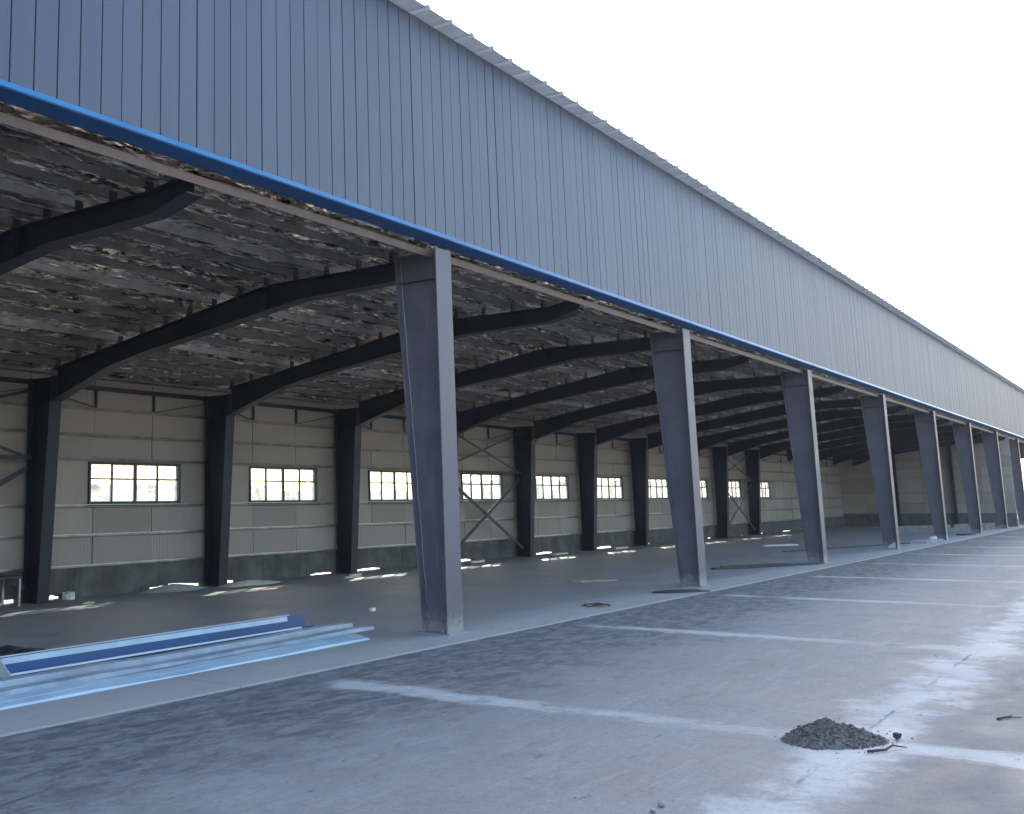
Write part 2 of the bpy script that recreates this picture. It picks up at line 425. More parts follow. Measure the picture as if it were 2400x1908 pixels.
# cap of trapezoid sheet that overhangs the top of the fascia
mb = MB(); pitch = .75; n = int((X1-X0)/pitch); pr = []
for i in range(n):
    x = X0+i*pitch
    pr += [(x, 0), (x+.60, 0), (x+.64, .06), (x+.71, .06)]
pr.append((X0+n*pitch, 0))
rnd = random.Random(5)
for i in range(len(pr)-1):
    (xa, za), (xb, zb) = pr[i], pr[i+1]
    j = .0
    for (ya, yb) in ((-.36, .55), (.55, 1.5)):
        h = lambda y: HT+.02+(y+.36)*.06
        mb.quad((xa, ya, h(ya)+za), (xb, ya, h(ya)+zb), (xb, yb, h(yb)+zb), (xa, yb, h(yb)+za))
o = mb.build('roof_cap', M['cap'], hall, normals=False)
sm = o.modifiers.new('thickness', 'SOLIDIFY'); sm.thickness = .012
# blue drip trim under the fascia, in 12 m lengths
rnd = random.Random(11)
for i in range(int((X1-X0)/12)):
    xa = X0+i*12; dz = rnd.uniform(-.006, .006); dy = rnd.uniform(-.006, .006)
    mb = MB()
    mb.plate([(-.012+dy, 6.80+dz), (-.05+dy, 6.79+dz), (-.13+dy, 6.69+dz)], .006, xa+.004, xa+12.03)
    t = mb.build('drip_trim', M['blue'], hall)
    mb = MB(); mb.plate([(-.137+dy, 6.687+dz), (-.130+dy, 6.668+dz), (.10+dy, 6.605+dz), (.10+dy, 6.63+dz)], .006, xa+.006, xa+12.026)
    mb.build('shade_painted_soffit', M['blue_dark'], t)  # underside shade painted in with a deeper blue than the trim
    for k in range(2): MB().tube([(xa+.1+k*.07, -.095, 6.735+dz), (xa+.1+k*.07, -.113, 6.748+dz)], .010, 6).build('rivet', M['galv'], t)

# foil fringe between the trim and the lintel
mb = MB()
def fr(a, b):
    x = X0+a*(X1-X0)
    return (x, .10+b*.12+.02*noise.noise((x*3, b*4, 1)), 6.60-b*.03+.025*noise.noise((x*2.2, b*3, 5))+.025*noise.noise((x*7, b*6, 8))+b*.02)
mb.sheet(1800, 3, fr).build('foil_fringe', M['foil'], hall)

# front columns
def i_col(base_in, top_in, fw, zt, y0, fin, base=True):
    """I section; outer flange at y0 standing plumb, inner flange leaning; inner edge y at base/top"""
    mb = MB(); t = .022; s = 1 if base_in > y0 else -1
    mb.box(-fw/2, fw/2, min(y0, y0+s*t), max(y0, y0+s*t), .02, zt)
    a = [(-.008, y0+s*t, .02), (.008, y0+s*t, .02), (.008, base_in-s*t, .02), (-.008, base_in-s*t, .02)]
    b = [(-.008, y0+s*t, zt), (.008, y0+s*t, zt), (.008, top_in-s*t, zt), (-.008, top_in-s*t, zt)]
    mb.hexa(a, b)
    a = [(-fin/2, base_in-s*t, .02), (fin/2, base_in-s*t, .02), (fin/2, base_in, .02), (-fin/2, base_in, .02)]
    b = [(-fin/2, top_in-s*t, zt), (fin/2, top_in-s*t, zt), (fin/2, top_in, zt), (-fin/2, top_in, zt)]
    mb.hexa(a, b)
    return mb
front = None
fx = [-24, -12, 0, 12, 24, 36, 48, 60, 72, 84, 96, 108, 120]
for x in fx:
    if front is None:
        front = i_col(.54, .93, .50, 6.535, 0.0, .34).build('front_column', M['primer'], hall)
        front.location.x = x-.03
        MB().box(-.30, .30, -.06, .62, 0, .02).build('base_plate', M['primer'], front)
        MB().box(.010, .16, .024, .50, 3.2, 3.212).build('stiffener', M['primer'], front)
        MB().box(-.16, -.010, .024, .88, 6.02, 6.035).build('stiffener', M['primer'], front)
        for bx in (-.24, .24):
            for by in (.1, .45): MB().tube([(bx, by, .02), (bx, by, .07)], .014, 6).build('anchor_bolt', M['galv'], front)
    else:
        copy_to(front, hall, x-.03-front.location.x)
# thin pale bead imitating the highlight on the first column's weld
mb = MB(); pts = []
for k in range(40):
    z = .45+k*.157; yi = .54+(.93-.54)*z/6.535
    pts.append((-.022-.003*math.sin(k*1.7), yi-.034-.004*math.sin(k*.9)+.003*math.sin(k*2.3), z))
mb.tube(pts, .0055, 6)
c1 = [o for o in hall.children if o.name.startswith('front_column') and abs(o.location.x+.03) < .01][0]
mb.build('weld_highlight', M['galv'], c1)
mb = MB(); mb.sheet(5, 5, lambda a, b: (-.06-.02*math.sin(a*5), .1+a*.30, .03+b*.28*(1-a*.8)+.02*math.sin(b*7)))
c4 = [o for o in hall.children if o.name.startswith('front_column') and abs(o.location.x-35.97) < .01][0]
mb.build('paper_scrap', M['white'], c4)

# brown lintel channel from column to column
for i in range(len(fx)-1):
    mb = MB(); a, b = fx[i]-.02, fx[i+1]-.06
    mb.plate([(.30, 6.53), (.20, 6.53), (.20, 6.405), (.17, 6.402)], .008, a+.0, b)
    mb.build('lintel', M['brown'], hall)

# rafters with purlin cleats, one every 6 m
YK = 4.0
def rt(y):                      # top of rafter
    return 6.42 if y < YK else 6.42-(y-YK)*(6.42-5.20)/(11.4-YK)
TOP = [(.935, 6.42), (YK, 6.42), (11.4, 5.20)]
BOT = [(.935, 6.08), (3.1, 6.04), (7.4, 5.45), (8.6, 5.23), (10.55, 4.60)]
PUR = [.35, 1.1, 1.85, 2.6, 3.35, 4.1] + [4.1+.715*k for k in range(1, 10)] + [11.2]
mb = MB(); fw = .16
cuts = sorted({p[0] for p in TOP[:-1]+BOT})
def bot(y):
    for (a, b) in zip(BOT, BOT[1:]):
        if a[0] <= y <= b[0]: return a[1]+(b[1]-a[1])*(y-a[0])/(b[0]-a[0])
    return BOT[-1][1]
for a, b in zip(cuts, cuts[1:]):
    mb.prism_x([(a, bot(a)+.015), (b, bot(b)+.015), (b, rt(b)-.015), (a, rt(a)-.015)], -.007, .007)
    mb.prism_x([(a, bot(a)), (b, bot(b)), (b, bot(b)+.015), (a, bot(a)+.015)], -fw, fw)
    mb.prism_x([(a, rt(a)-.015), (b, rt(b)-.015), (b, rt(b)), (a, rt(a))], -fw, fw)
for y in PUR[1:-1]:
    mb.box(-.07, .07, y-.012, y+.012, rt(y)-.004, rt(y)+.20)
mb.box(-fw, fw, 3.99, 4.02, 5.94, 6.418)
raf = mb.build('rafter', M['frame_paint'], hall)
mb2 = MB(); mb2.v = list(mb.v); mb2.f = list(mb.f); mb2.sm = list(mb.sm); mb = mb2
mb.prism_x([(.215, 6.275), (.935, 6.095), (.935, 6.405), (.215, 6.50)], -.007, .007)
mb.prism_x([(.215, 6.26), (.935, 6.08), (.935, 6.095), (.215, 6.275)], -fw, fw)
mb.prism_x([(.315, 6.485), (.935, 6.405), (.935, 6.42), (.315, 6.50)], -fw, fw)
raf2 = mb.build('rafter', M['frame_paint'], hall)
frames = list(range(-4, 21))
raf.location.x = frames[0]*6; raf2.location.x = frames[1]*6
for k in frames[2:]: copy_to(raf2 if k % 2 else raf, hall, k*6-(raf2 if k % 2 else raf).location.x)

# back columns
mb = i_col(10.88, 10.56, .34, 5.18, W, .34)
mb.prism_x([(10.56, 4.585), (11.378, 4.585), (11.378, 4.60), (10.56, 4.60)], -.16, .16)
bc = mb.build('back_column', M['frame_paint'], hall)
bc.location.x = frames[0]*6
MB().box(-.24, .24, 10.8, 11.45, 0, .02).build('base_plate', M['frame_paint'], bc)
for k in frames[1:14]: copy_to(bc, hall, (k-frames[0])*6)

# purlins
for y in PUR:
    z = rt(y)+.095
    mb = MB(); mb.plate([(y-.06, z+.16), (y, z+.16), (y, z), (y+.06, z), (y+.06, z+.02)], .006, X0, X1)
    mb.build('purlin', M['galv' if PUR.index(y) in (3, 7, 11) else 'purlin'], hall)
# long round pipe runs under the foil
for (y, dz) in ((5.2, -.28), (8.2, -.12)):
    pass

# crumpled foil lining under the roof sheet
fo = [.08]+PUR[1:-1]+[11.62]
NX, NY = 1250, 110
def foil(a, b):
    x = X0+a*(X1-X0); y = .08+b*(11.62-.08)
    for i in range(len(fo)-1):
        if fo[i] <= y <= fo[i+1]: t = (y-fo[i])/(fo[i+1]-fo[i]); break
    sag = .055*4*t*(1-t)
    n1 = noise.noise((x*.9, y*2.1, 3.3)); n2 = noise.noise((x*2.6, y*5.2, 7.1))
    return (x, y, rt(y)+.215-sag*(1+.9*n1)+.035*n2+.02*noise.noise((x*.35, y*.8, 1)))
MB().sheet(NX, NY, foil).build('roof_lining', M['foil'], hall, normals=False)
mb = MB()
for (a, b) in ((.09, YK), (YK, 12.0)):
    mb.prism_x([(a, rt(a)+.31), (b, rt(b)+.31), (b, rt(b)+.35), (a, rt(a)+.35)], X0-.2, X1)
mb.build('roof_sheet', M['dome_metal'], hall)

# ---- back wall: plinth, girts, lined cladding, windows
YW = W+.13                       # inner face of cladding
GZ = [.74, 1.48, 2.19, 3.34, 3.94, 4.58]
U0, U1, Z0, Z1 = 1.82, 4.99, 2.235, 3.265
winbays = list(range(-4, 10))
bays = list(range(-4, 13))
rnd = random.Random(21)
# openings under the plinth, one list per bay: (from, to, height)
gaps = {}
for b in bays:
    gaps[b] = [(rnd.uniform(.2, 1.2), rnd.uniform(2.2, 3.6), rnd.uniform(.05, .10))] if rnd.random() < .7 else []
    if rnd.random() < .5: gaps[b].append((rnd.uniform(4.2, 4.6), rnd.uniform(5.0, 5.7), rnd.uniform(.05, .09)))
gaps[-1] = [(3.6, 5.8, .12)]
gaps[0] = [(.3, 1.1, .1), (3.9, 5.9, .13)]
gaps[1] = [(.1, 1.3, .10), (4.6, 5.9, .07)]
gaps[2] = [(1.0, 2.6, .08)]
gaps[3] = [(.8, 2.6, .10)]
gaps[4] = [(1.6, 3.4, .09)]
gaps[5] = [(1.4, 3.6, .10)]
for b in bays:
    xb = b*6
    mb = MB(); xs = 0.0
    for (a, c, h) in gaps[b]:
        mb.box(xb+xs, xb+a, YW-.02, YW+.18, 0, .70); k = 6
        for q in range(k):
            xa, xc = a+(c-a)*q/k, a+(c-a)*(q+1)/k
            mb.box(xb+xa, xb+xc, YW-.02, YW+.18, h*(.55+.45*math.sin((q+.5)/k*3.14))*rnd.uniform(.8, 1.1), .70)
        xs = c
    mb.box(xb+xs, xb+6, YW-.02, YW+.18, 0, .70)
    mb.build('plinth', M['plinth'], hall)
    # cladding panels
    mb = MB(); has = b in winbays
    zs = [.705]+GZ[1:]+[5.36]
    for i in range(len(zs)-1):
        za, zb = zs[i]+.008, zs[i+1]-.008
        if i == 2 and has: xs = [(.0, U0), (U1, 6.0)]
        else: xs = [(0, 1.98), (1.99, 3.97), (3.98, 6.0)]
        for (xa, xc) in xs:
            d = rnd.uniform(0, .03); e = rnd.uniform(-.018, .018)
            A = [(xb+xa+.006, YW+d, za), (xb+xc-.006, YW+d, za), (xb+xc-.006, YW+d+.05, za), (xb+xa+.006, YW+d+.05, za)]
            B = [(p[0], p[1]+e, zb+rnd.uniform(-.006, .004)) for p in A]
            mb.hexa(A, B)
        if i == 2 and has:
            mb.hexa([(xb+U0, YW+.02, za), (xb+U1, YW+.02, za), (xb+U1, YW+.07, za), (xb+U0, YW+.07, za)],
                    [(xb+U0, YW+.02, Z0-.01), (xb+U1, YW+.02, Z0-.01), (xb+U1, YW+.07, Z0-.01), (xb+U0, YW+.07, Z0-.01)])
            mb.hexa([(xb+U0, YW+.02, Z1+.01), (xb+U1, YW+.02, Z1+.01), (xb+U1, YW+.07, Z1+.01), (xb+U0, YW+.07, Z1+.01)],
                    [(xb+U0, YW+.02, zb), (xb+U1, YW+.02, zb), (xb+U1, YW+.07, zb), (xb+U0, YW+.07, zb)])
    mb.build('wall_panel', M['panel'], hall)
    # outer sheet
    mb = MB(); ya, yb = YW+.13, YW+.15
    if has:
        mb.box(xb, xb+U0, ya, yb, .71, 5.46); mb.box(xb+U1, xb+6, ya, yb, .71, 5.46)
        mb.box(xb+U0, xb+U1, ya, yb, .71, Z0); mb.box(xb+U0, xb+U1, ya, yb, Z1, 5.46)
    else: mb.box(xb, xb+6, ya, yb, .71, 5.46)
    mb.build('outer_sheet', M['dome_metal'], hall)
    # girts, standing proud of the panels
    for i, z in enumerate(GZ):
        mb = MB(); a, c = xb+.02, xb+5.98
        dz = rnd.uniform(-.012, .012)
        mb.plate([(YW-.085, z+dz+.012), (YW-.085, z+dz+.03), (YW-.012, z+dz+.03), (YW-.012, z+dz-.03), (YW-.085, z+dz-.03), (YW-.085, z+dz-.015)], .004, a, c)
        mb.build('girt', M['galv'] if i in (0, 1, 2) else M['girt'], hall)
    mb = MB()                    # eave strut, short struts and sag rods
    mb.box(xb, xb+6, YW-.14, YW-.02, 5.06, 5.16)
    mb.build('eave_strut', M['frame_paint'], hall)
    for xx in (1.985, 3.975):
        mb = MB(); mb.box(xb+xx-.03, xb+xx+.03, YW-.06, YW-.03, 4.62, 5.06); mb.build('strut', M['frame_paint'], hall)
    for (p, q) in (((.15, 4.95), (1.95, 4.62)), ((5.85, 4.95), (4.0, 4.62))):
        MB().bar((xb+p[0], YW-.12, p[1]), (xb+q[0], YW-.08, q[1]), .022).build('sag_rod', M['frame_paint'], hall)

# windows
def make_window(parent):
    mb = MB(); ya, yb = YW-.03, YW+.12; w_ = U1-U0; t = .055
    mb.box(U0, U1, ya, yb, Z0, Z0+t); mb.box(U0, U1, ya, yb, Z1-t, Z1)
    mb.box(U0, U0+t, ya, yb, Z0+t, Z1-t); mb.box(U1-t, U1, ya, yb, Z0+t, Z1-t)
    ya, yb = YW+.02, YW+.075
    zt = Z0+(Z1-Z0)*.60
    for k in (1, 2, 3):
        h = .045 if k == 2 else .020
        mb.box(U0+w_*k/4-h, U0+w_*k/4+h, ya, yb, Z0+t, Z1-t)
    for k in range(4):
        a = U0+w_*k/4+(t if k == 0 else .02); b = U0+w_*(k+1)/4-(t if k == 3 else .02)
        if k == 1: b -= .025
        if k == 2: a += .025
        mb.box(a, b, ya+.003, yb-.003, zt-.018, zt+.018)
    win = mb.build('window', M['winframe'], parent)
    g = MB()
    for k in range(4):
        for (za, zb) in ((Z0+t, zt-.018), (zt+.018, Z1-t)):
            a = U0+w_*k/4+.03; b = U0+w_*(k+1)/4-.03
            g.box(a, b, YW+.045, YW+.049, za, zb)
    g.build('pane', M['glass'], win)
    s = MB(); s.box(U0-.1, U1+.1, YW-.05, YW-.031, Z0-.09, Z0-.002); s.build('sill', M['winframe'], win)
    return win
win0 = make_window(hall); win0.location.x = winbays[0]*6
for b in winbays[1:]: copy_to(win0, hall, (b-winbays[0])*6)

# cross bracing between back columns
for b in (-1, 3, 8):
    xb = b*6
    for (p, q) in (((.4, 2.85), (5.6, .35)), ((.4, .45), (5.6, 3.05)), ((.4, 4.75), (5.6, 3.3)), ((.4, 3.55), (5.6, 4.85))):
        up = p[1] > 3.2
        MB().bar((xb+p[0], 11.05+(.03 if q[1] > p[1] else 0), p[1]), (xb+q[0], 11.05+(.03 if q[1] > p[1] else 0), q[1]), .07 if up else .115, .025, (0, 1, 0)).build('cross_brace', M['frame_paint'], hall)
    MB().bar((xb+.3, 11.07, 3.30), (xb+5.7, 11.07, 3.30), .08).build('tie_bar', M['frame_paint'], hall)

# end walls (the inner one at the far end and one behind the camera's left)
def end_wall(xe, s):
    rnd = random.Random(40+int(xe))
    mb = MB(); mb.box(xe, xe+.2, 0.02, W+.33, 0, .95); mb.build('plinth', M['plinth'], hall)
    mb = MB(); zs = [.955, 1.7, 2.45, 3.6, 4.3, 5.05, 5.9]
    ys = [.02+k*1.955 for k in range(7)]
    for a, b in zip(ys, ys[1:]):
        b2 = min(b, W+.34)
        for za, zb in zip(zs, zs[1:]):
            d = rnd.uniform(0, .03); top = min(zb-.01, rt(b2)+.3); top0 = min(zb-.01, rt(a)+.3)
            if top <= za: continue
            A = [(xe+d, a+.006, za), (xe+d, b2-.006, za), (xe+d, b2-.006, top), (xe+d, a+.006, top0)]
            mb.hexa(A, [(p[0]+.05, p[1], p[2]) for p in A])
    mb.build('wall_panel', M['panel'], hall)
    mb = MB(); A = [(xe+.12, .02, .95), (xe+.12, W+.34, .95), (xe+.12, W+.34, rt(W)+.2), (xe+.12, YK, rt(YK)+.29), (xe+.12, .02, rt(.1)+.29)]
    mb.hexa(A, [(p[0]+.03, p[1], p[2]) for p in A]); mb.build('outer_sheet', M['panel'], hall)
    for z in zs[1:-1]:
        mb = MB(); mb.box(xe-.03*s, xe-.004*s, .1, W, z-.02, z+.02) if s > 0 else mb.box(xe+.2, xe+.23, .1, W, z-.02, z+.02)
        mb.build('girt', M['girt'], hall)
    for y in (3.8, 7.6):
        mb = MB(); mb.box(xe-.3, xe-.05, y-.1, y+.1, 0, rt(y)-.02); mb.build('wind_post', M['frame_paint'], hall)
end_wall(XE, 1)
end_wall(X0-.2, -1)

# ------------------------------------------------------------------ sheet metal trims lying on the floor
def axis_obj(o, a, ang, z=0):
    o.location = (a[0], a[1], z); o.rotation_euler = (0, 0, ang); return o
# blue trough: tall back, flat bottom, low front lip; white outer faces show as thin edges
A, B = Vector((-7.27, 2.22)), Vector((-.62, 2.52)); ang = math.atan2((B-A).y, (B-A).x); L = (B-A).length
tr = axis_obj(empty('gutter_channel'), A, ang)
tag(tr, 'long blue sheet metal gutter channel lying on the floor with pale edges', 'gutter')
mb = MB(); mb.plate([(0, .05), (0, .012), (.19, .012), (.235, .235)], .006, 0, L); mb.build('trough', M['blue_dark'], tr)
mb = MB(); mb.plate([(.2372, .238), (.252, .248), (.270, .238)], .006, 0, L-.4); mb.plate([(-.018, .035), (-.014, .056), (.006, .055)], .006, 0, L-.4); mb.build('folded_edge', M['white'], tr)
mb = MB(); mb.plate([(.213, .150), (.2288, .228)], .002, .05, L-.5); mb.build('sky_sheen_strip', M['paleblue'], tr)  # pale strip painting the sky's reflection on the trough's back
mb = MB(); mb.prism_x([(-.012, .0), (.21, .0), (.25, .24), (.2, .24), (-.012, .07)], -.012, -.002); mb.build('end_cap', M['white'], tr)
def flashing(label, A, B, prof, mat, nm='metal_flashing'):
    A, B = Vector(A), Vector(B); an = math.atan2((B-A).y, (B-A).x); L = (B-A).length
    mb = MB(); seg = 12
    for i in range(seg):
        dz = lambda t: .008*math.sin(t*9)+.006*math.sin(t*23)
        a, b = i/seg, (i+1)/seg
        for j in range(len(prof)-1):
            (y0, z0), (y1, z1) = prof[j], prof[j+1]
            q = lambda t, y, z: (t*L, y+.01*math.sin(t*6), max(.001, z+(dz(t) if z > .02 else 0)))
            lo = [q(a, y0, z0), q(b, y0, z0), q(b, y1, z1), q(a, y1, z1)]
            mb.quad(*lo)
    o = axis_obj(mb.build(nm, mat), A, an)
    s_ = o.modifiers.new('thickness', 'SOLIDIFY'); s_.thickness = .004; s_.offset = 1
    tag(o, label, 'flashing'); return o
flashing('dusty grey blue folded flashing lying just in front of the blue gutter channel', (-9.6, 1.30), (-.25, 1.72),
         [(-.22, .004), (-.19, .05), (0, .055), (.02, .008), (.22, .008), (.24, .085), (.40, .09), (.42, .01)], M['greyblue'])
flashing('pale blue folded flashing, the front most sheet beside the slab edge', (-10.2, .42), (-1.5, .75),
         [(-.04, .004), (-.03, .03), (.10, .055), (.26, .08), (.28, .02), (.40, .01)], M['paleblue'])

# ------------------------------------------------------------------ gravel pile on the apron
def mound(cx, cy, rx, ry, h, seed, ang=0, k=26, p=1.3):
    mb = MB(); rings = 14; n0 = 0; mb.v.append((cx, cy, h+Z))
    for i in range(1, rings+1):
        rr = i/rings
        for j in range(k):
            a = 2*math.pi*j/k
            q = 1+.22*noise.noise((math.cos(a)*1.6+seed, math.sin(a)*1.6, seed))
            x, y = math.cos(a)*rr*rx*q, math.sin(a)*rr*ry*q
            zz = h*max(0, (1-rr**p))+.10*h*noise.noise((x*7, y*7, seed))*(1-rr)+.05*h*noise.noise((x*22, y*22, seed))*(1-rr)
            mb.v.append((cx+x*math.cos(ang)-y*math.sin(ang), cy+x*math.sin(ang)+y*math.cos(ang), Z+max(zz, 0)-(.004 if i == rings else 0)))
    for j in range(k): mb.f.append((0, 1+j, 1+(j+1) % k)); mb.sm.append(True)
    for i in range(rings-1):
        for j in range(k):
            a = 1+i*k+j; b = 1+i*k+(j+1) % k; mb.f.append((a, a+k, b+k, b)); mb.sm.append(True)
    return mb
Z = -.028
gx, gy = -5.12, -6.98
PA = -.55
def ph(x, y):                    # height of the pile: a main cone and a lower spill to the right
    def cone(cx, cy, rx, ry, h):
        q = math.hypot((x-cx)/rx, (y-cy)/ry)*(1+.18*noise.noise((x*4, y*4, 2.2)))
        return h*max(0, 1-q**1.15)
    z = max(cone(-.06, .02, .42, .34, .205), cone(.20, -.05, .30, .24, .12))
    if z <= 0: return 0
    return max(0, z+.030*noise.noise((x*9, y*9, 4))+.016*noise.noise((x*24, y*24, 9)))
def pw(x, y, z): return (gx+x*math.cos(PA)-y*math.sin(PA), gy+x*math.sin(PA)+y*math.cos(PA), Z+z)
gp = MB()
def psurf(a, b):
    x, y = -.62+a*1.3, -.5+b*1.0; return pw(x, y, ph(x, y)-.004)
gp.sheet(90, 70, psurf, smooth=False)
rnd = random.Random(9)
for k in range(1500):
    x, y = rnd.gauss(.05, .27), rnd.gauss(0, .20); z = ph(x, y)
    if z <= .004 and rnd.random() < .9: continue
    sz = rnd.uniform(.004, .011)*(2.0 if rnd.random() < .05 else 1)
    gp.stone(pw(x, y, z+.25*sz), sz*1.25, sz, sz*.75, k)
tag(gp.build('gravel_pile', M['gravel'], normals=False), 'small dark heap of gravel and rubble on the pale slab joint', 'gravel pile')
tw = MB(); tw.tube([(-5.44, -7.33, Z+.015), (-5.30, -7.44, Z+.02), (-5.16, -7.47, Z+.035), (-5.06, -7.56, Z+.012)], [.012, .012, .009, .005], 6)
tag(tw.build('twig', M['wood']), 'thin dark stick lying at the near foot of the gravel heap', 'stick')
st = MB(); st.stone((-4.70, -7.42, Z+.035), .045, .04, .042, 77)
tag(st.build('stone', M['black'], bevel=.006), 'single black stone beside the gravel heap', 'stone')

for q, (px_, py_, sz) in enumerate(((-8.09, -6.53, .045), (-8.27, -6.54, .03))):
    pb = MB(); pb.stone((px_, py_, Z+sz*.5), sz, sz*.8, sz*.6, 200+q)
    tag(pb.build('pebble', M['block'], bevel=.004), ('larger', 'smaller')[q]+' pale pebble on the long joint near the bottom edge', 'pebble')
tw = MB(); tw.tube([(-3.18, -8.02, Z+.012), (-3.02, -8.1, Z+.02), (-2.86, -8.11, Z+.012)], [.012, .010, .006], 6); tw.tube([(-3.05, -8.09, Z+.018), (-2.96, -8.2, Z+.012)], [.008, .004], 6)
tag(tw.build('twig', M['wood']), 'short dark twig lying on the pale slab right of the gravel heap', 'stick')

# ------------------------------------------------------------------ litter and leftovers on the floor
def slabby(nm, mat, label, cat, c, sx, sy, h, ang, seed, group=None, z=0):
    """a broken flat piece with an uneven outline, bevelled and slightly warped"""
    rnd = random.Random(seed); k = 9; pts = []
    for j in range(k):
        a = 2*math.pi*j/k; q = rnd.uniform(.72, 1.1)
        px = max(-1, min(1, math.cos(a)*1.25))*q; py = max(-1, min(1, math.sin(a)*1.25))*q
        x, y = px*sx/2, py*sy/2
        pts.append((c[0]+x*math.cos(ang)-y*math.sin(ang), c[1]+x*math.sin(ang)+y*math.cos(ang)))
    mb = MB(); mb.hexa([(p[0], p[1], z+.001) for p in pts], [(p[0]*.97+c[0]*.03, p[1]*.97+c[1]*.03, z+h*rnd.uniform(.7, 1.15)) for p in pts])
    return tag(mb.build(nm, mat, bevel=min(.01, h*.25)), label, cat, group)
slabby('pale_scrap', M['foam'], 'pale block of foam beside the foot of the leftmost back column', 'foam', (1.0, 11.2), .34, .3, .17, .2, 1)
slabby('pale_scrap', M['foam'], 'small white scrap lying alone on the dim floor at far left', 'scrap', (-.5, 9.0), .35, .14, .03, .3, 2)
slabby('pale_scrap', M['foam'], 'grey white crumpled scrap behind the pale block near the leftmost back column', 'scrap', (.55, 9.95), .5, .2, .03, .5, 3)
slabby('card_sheet', M['card'], 'flat tan board on the floor between the first two front columns', 'board', (12.4, 3.25), 1.5, .7, .035, -.55, 4)
slabby('pale_scrap', M['foam'], 'long white scrap on the floor between second and third front columns', 'scrap', (38.0, 5.4), 2.0, .6, .06, -.45, 5)
slabby('pale_scrap', M['foam'], 'white foam lump at the foot of the cross braced bay', 'foam', (18.3, 11.1), 1.0, .4, .20, .1, 6)
slabby('pale_scrap', M['foam'], 'thin white scrap lying in front of the cross braced bay', 'scrap', (19.4, 10.7), 1.2, .3, .08, .1, 7)
slabby('pale_scrap', M['foam'], 'white strip imitating sunlight on the floor in the fifth bay of the back wall', 'foam', (26.1, 10.75), 1.5, .35, .07, .05, 8)  # this and the next piece imitate sunlight at the plinth foot
slabby('pale_scrap', M['foam'], 'white strip imitating sunlight on the floor in the sixth bay of the back wall', 'foam', (32.4, 10.75), 1.7, .35, .08, .05, 9)
slabby('pale_scrap', M['foam'], 'small yellowish scrap in front of the third back column', 'scrap', (10.6, 9.9), .9, .25, .04, .1, 10)
slabby('pale_scrap', M['foam'], 'white crumbs on the floor below the third window from the left', 'scrap', (11.4, 10.4), .8, .2, .04, .2, 11)
slabby('rubber_mat', M['black'], 'flat black mat beside the foot of the second front column', 'mat', (10.0, -.02), 1.7, .7, .025, -.55, 12)
slabby('pale_scrap', M['foam'], 'tiny white crumb on the floor left of the nearest front column', 'scrap', (2.4, 3.4), .22, .1, .07, .2, 14)
slabby('rubble_lump', M['block'], 'grey lump of rubble between the fourth and fifth front columns', 'rubble', (43.4, .2), 2.2, .7, .16, -.3, 15)
slabby('rubber_mat', M['black'], 'dark tray lying beside the sixth front column', 'tray', (56.5, .3), 2.2, .9, .07, -.1, 16)
slabby('pale_scrap', M['foam'], 'white scrap at the foot of the fifth front column', 'scrap', (46.2, .35), .5, .4, .22, -.2, 17)
pk = MB(); pk.bar((18.7, 2.0, .035), (23.3, -.05, .05), .18, .05); pk.bar((19.2, 1.9, .08), (22.0, .62, .075), .12, .04)
tag(pk.build('timber_plank', M['wood'], bevel=.006), 'long dark timber plank on the floor beside the third front column', 'plank')
pk = MB(); pk.bar((31.5, 3.4, .03), (43.0, .6, .04), .12, .05)
tag(pk.build('timber_pole', M['wood'], bevel=.006), 'thin dark pole on the floor behind the fourth front column', 'pole')
wr = MB(); wr.tube([(5.45+.22*math.sin(k*.5)+.012*k, .12+.18*math.cos(k*.83)-.01*k, .02+.03*abs(math.sin(k*.7))) for k in range(26)], .012, 6)
tag(wr.build('bent_wire', M['wire']), 'small tangle of rusty wire on the floor right of the nearest front column', 'wire')
# lime heap swept against the plinth and a bright mound imitating a sunlit streak
Z = 0
tag(mound(4.3, 11.05, 1.2, .45, .16, 2.1).build('pale_heap', M['heap'], normals=False), 'low grey heap of lime swept against the plinth under the leftmost window', 'heap')
tag(mound(6.9, 10.7, 1.3, .45, .12, 7.7).build('pale_heap', M['foam'], normals=False), 'bright low mound imitating a sunlit streak at the foot of the second back column', 'heap')
# low courses of blocks by the far front columns
def blocks(nm, label, a, b, n_, rows, seed):
    rnd = random.Random(seed); mb = MB(); a, b = Vector(a), Vector(b); d = (b-a)/n_; L = d.length
    an = math.atan2(d.y, d.x); o = empty(nm, (a.x, a.y, 0)); o.rotation_euler = (0, 0, an); tag(o, label, 'block stack')
    for r_ in range(rows):
        for k in range(n_):
            if r_ and rnd.random() < .12: continue
            q = MB(); x = (k+.5*(r_ % 2)*.6)*L; dy = rnd.uniform(-.02, .02)
            q.box(x+.006, x+L-.006, dy, dy+.24, .002+r_*.205, .2+r_*.205); q.build('block', M['oldblock'], o, bevel=.008)
blocks('block_stack', 'low stack of grey blocks between the fifth and sixth front columns', (58.5, 4.9), (63.5, 2.9), 11, 2, 4)
blocks('block_stack', 'low stack of grey blocks between the sixth and seventh front columns', (64.3, 2.5), (70.8, .6), 14, 2, 5)
# table with a drum-dark crate at the far left
tb = tag(empty('work_table', (-1.3, 11.0, 0)), 'dark low table standing against the back wall at far left edge', 'table')
MB().box(-1.2, .55, -.35, .35, .60, .66).build('tabletop', M['wood'], tb, bevel=.008)
MB().box(-1.15, .30, .05, .33, .06, .595).build('cabinet', M['wood'], tb, bevel=.008)
for (x, y) in ((-1.15, -.3), (.5, -.3), (.5, .3)):
    MB().box(x-.025, x+.025, y-.025, y+.025, 0, .6).build('leg', M['galv'], tb)
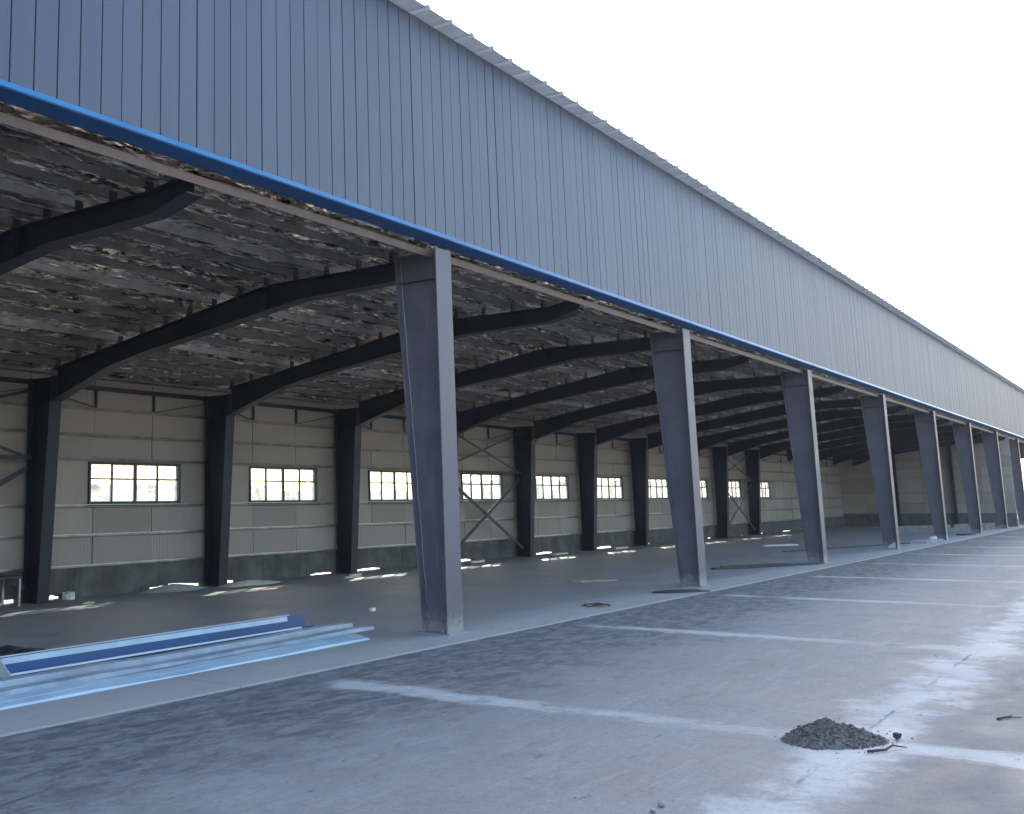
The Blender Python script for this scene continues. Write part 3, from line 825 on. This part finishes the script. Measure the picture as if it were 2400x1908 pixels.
# black crumpled sheeting behind the gutter
def tarp(a, b):
    x = -9.4+a*4.3; y = 2.85+b*1.0+a*.25; e = min(a, 1-a, b, 1-b)
    return (x, y, .008+min(1, e*7)*(.20*(1-.55*a)+.08*noise.noise((x*2.2, y*3, 2))+.035*noise.noise((x*6, y*7, 4))))
tag(MB().sheet(70, 24, tarp).build('plastic_sheet', M['black'], normals=False), 'black crumpled plastic sheeting behind the end of the blue gutter channel', 'tarp')

# ------------------------------------------------------------------ what shows through the back windows
def shed(nm, label, x0, x1, y0, y1, h, mat):
    o = tag(empty(nm, (x0, y0, -.12)), label, 'building')
    mb = MB(); mb.box(0, x1-x0, 0, y1-y0, 0, h); mb.build('wall', mat, o)
    mb = MB(); mb.box(-.2, x1-x0+.2, -.2, y1-y0+.2, h+.004, h+.14); mb.build('roof', M['block'], o)
    q = int((x1-x0)/6)
    for k in range(q):
        mb = MB(); mb.box(2+k*6, 3.4+k*6, -.03, -.002, 1.2, 2.2); mb.build('shutter', M['greyblue'], o)
shed('yard_building', 'low beige flat roofed building seen through the leftmost window', 8, 34, 33, 40, 3.3, M['beige'])
shed('yard_building', 'low pale grey building seen through the second and third windows', 37, 70, 34, 42, 3.0, M['greywall'])
shed('yard_building', 'long beige building seen through the far windows of the back wall', 74, 190, 36, 44, 4.2, M['beige'])
def bare_tree(x, y, h, seed, label):
    rnd = random.Random(seed); o = tag(empty('bare_tree', (x, y, -.12)), label, 'tree', 'bare trees in the yard')
    t = MB(); top = (rnd.uniform(-.2, .2), rnd.uniform(-.2, .2), h*.6)
    t.tube([(0, 0, 0), (.05, .03, h*.3), top], [.12, .09, .05], 8); t.build('trunk', M['bark'], o)
    c = MB()
    for k in range(26):
        z = h*rnd.uniform(.28, .6); a = rnd.random()*6.28; L = h*rnd.uniform(.18, .36); q = z/(h*.6)
        p = Vector((top[0]*q, top[1]*q, z)); d = Vector((math.cos(a)*.8, math.sin(a)*.8, rnd.uniform(.4, 1)))
        e = p+d*L; c.tube([p, p+d*L*.5+Vector((0, 0, -.05)), e], [.035, .022, .008], 5)
        for s in range(5):
            s0 = p+d*L*rnd.uniform(.3, 1); dd = d+Vector((rnd.uniform(-1, 1), rnd.uniform(-1, 1), rnd.uniform(-.3, .8)))
            c.tube([s0, s0+dd*L*.35], [.014, .005], 4)
    c.build('crown', M['bark'], o)
bare_tree(22.0, 29.5, 4.6, 3, 'bare tree behind the leftmost window, right of its middle bar')
bare_tree(30.5, 26.0, 5.0, 8, 'bare tree showing in the upper panes of the second window')

# ------------------------------------------------------------------ thin air volume added to imitate lens veil towards the far end
hz = MB().box(-70, 210, -70, 60, -1.2, 13.5).build('lens_veil', bpy.data.materials.new('lens_veil_air'))
hm = hz.data.materials[0]; hm.use_nodes = True; t = hm.node_tree; t.nodes.clear()
vp = t.nodes.new('ShaderNodeVolumePrincipled'); ho = t.nodes.new('ShaderNodeOutputMaterial')
vp.inputs['Color'].default_value = (.78, .87, 1, 1); vp.inputs['Density'].default_value = .00028; vp.inputs['Anisotropy'].default_value = .2
t.links.new(vp.outputs[0], ho.inputs['Volume'])
tag(hz, kind='stuff')
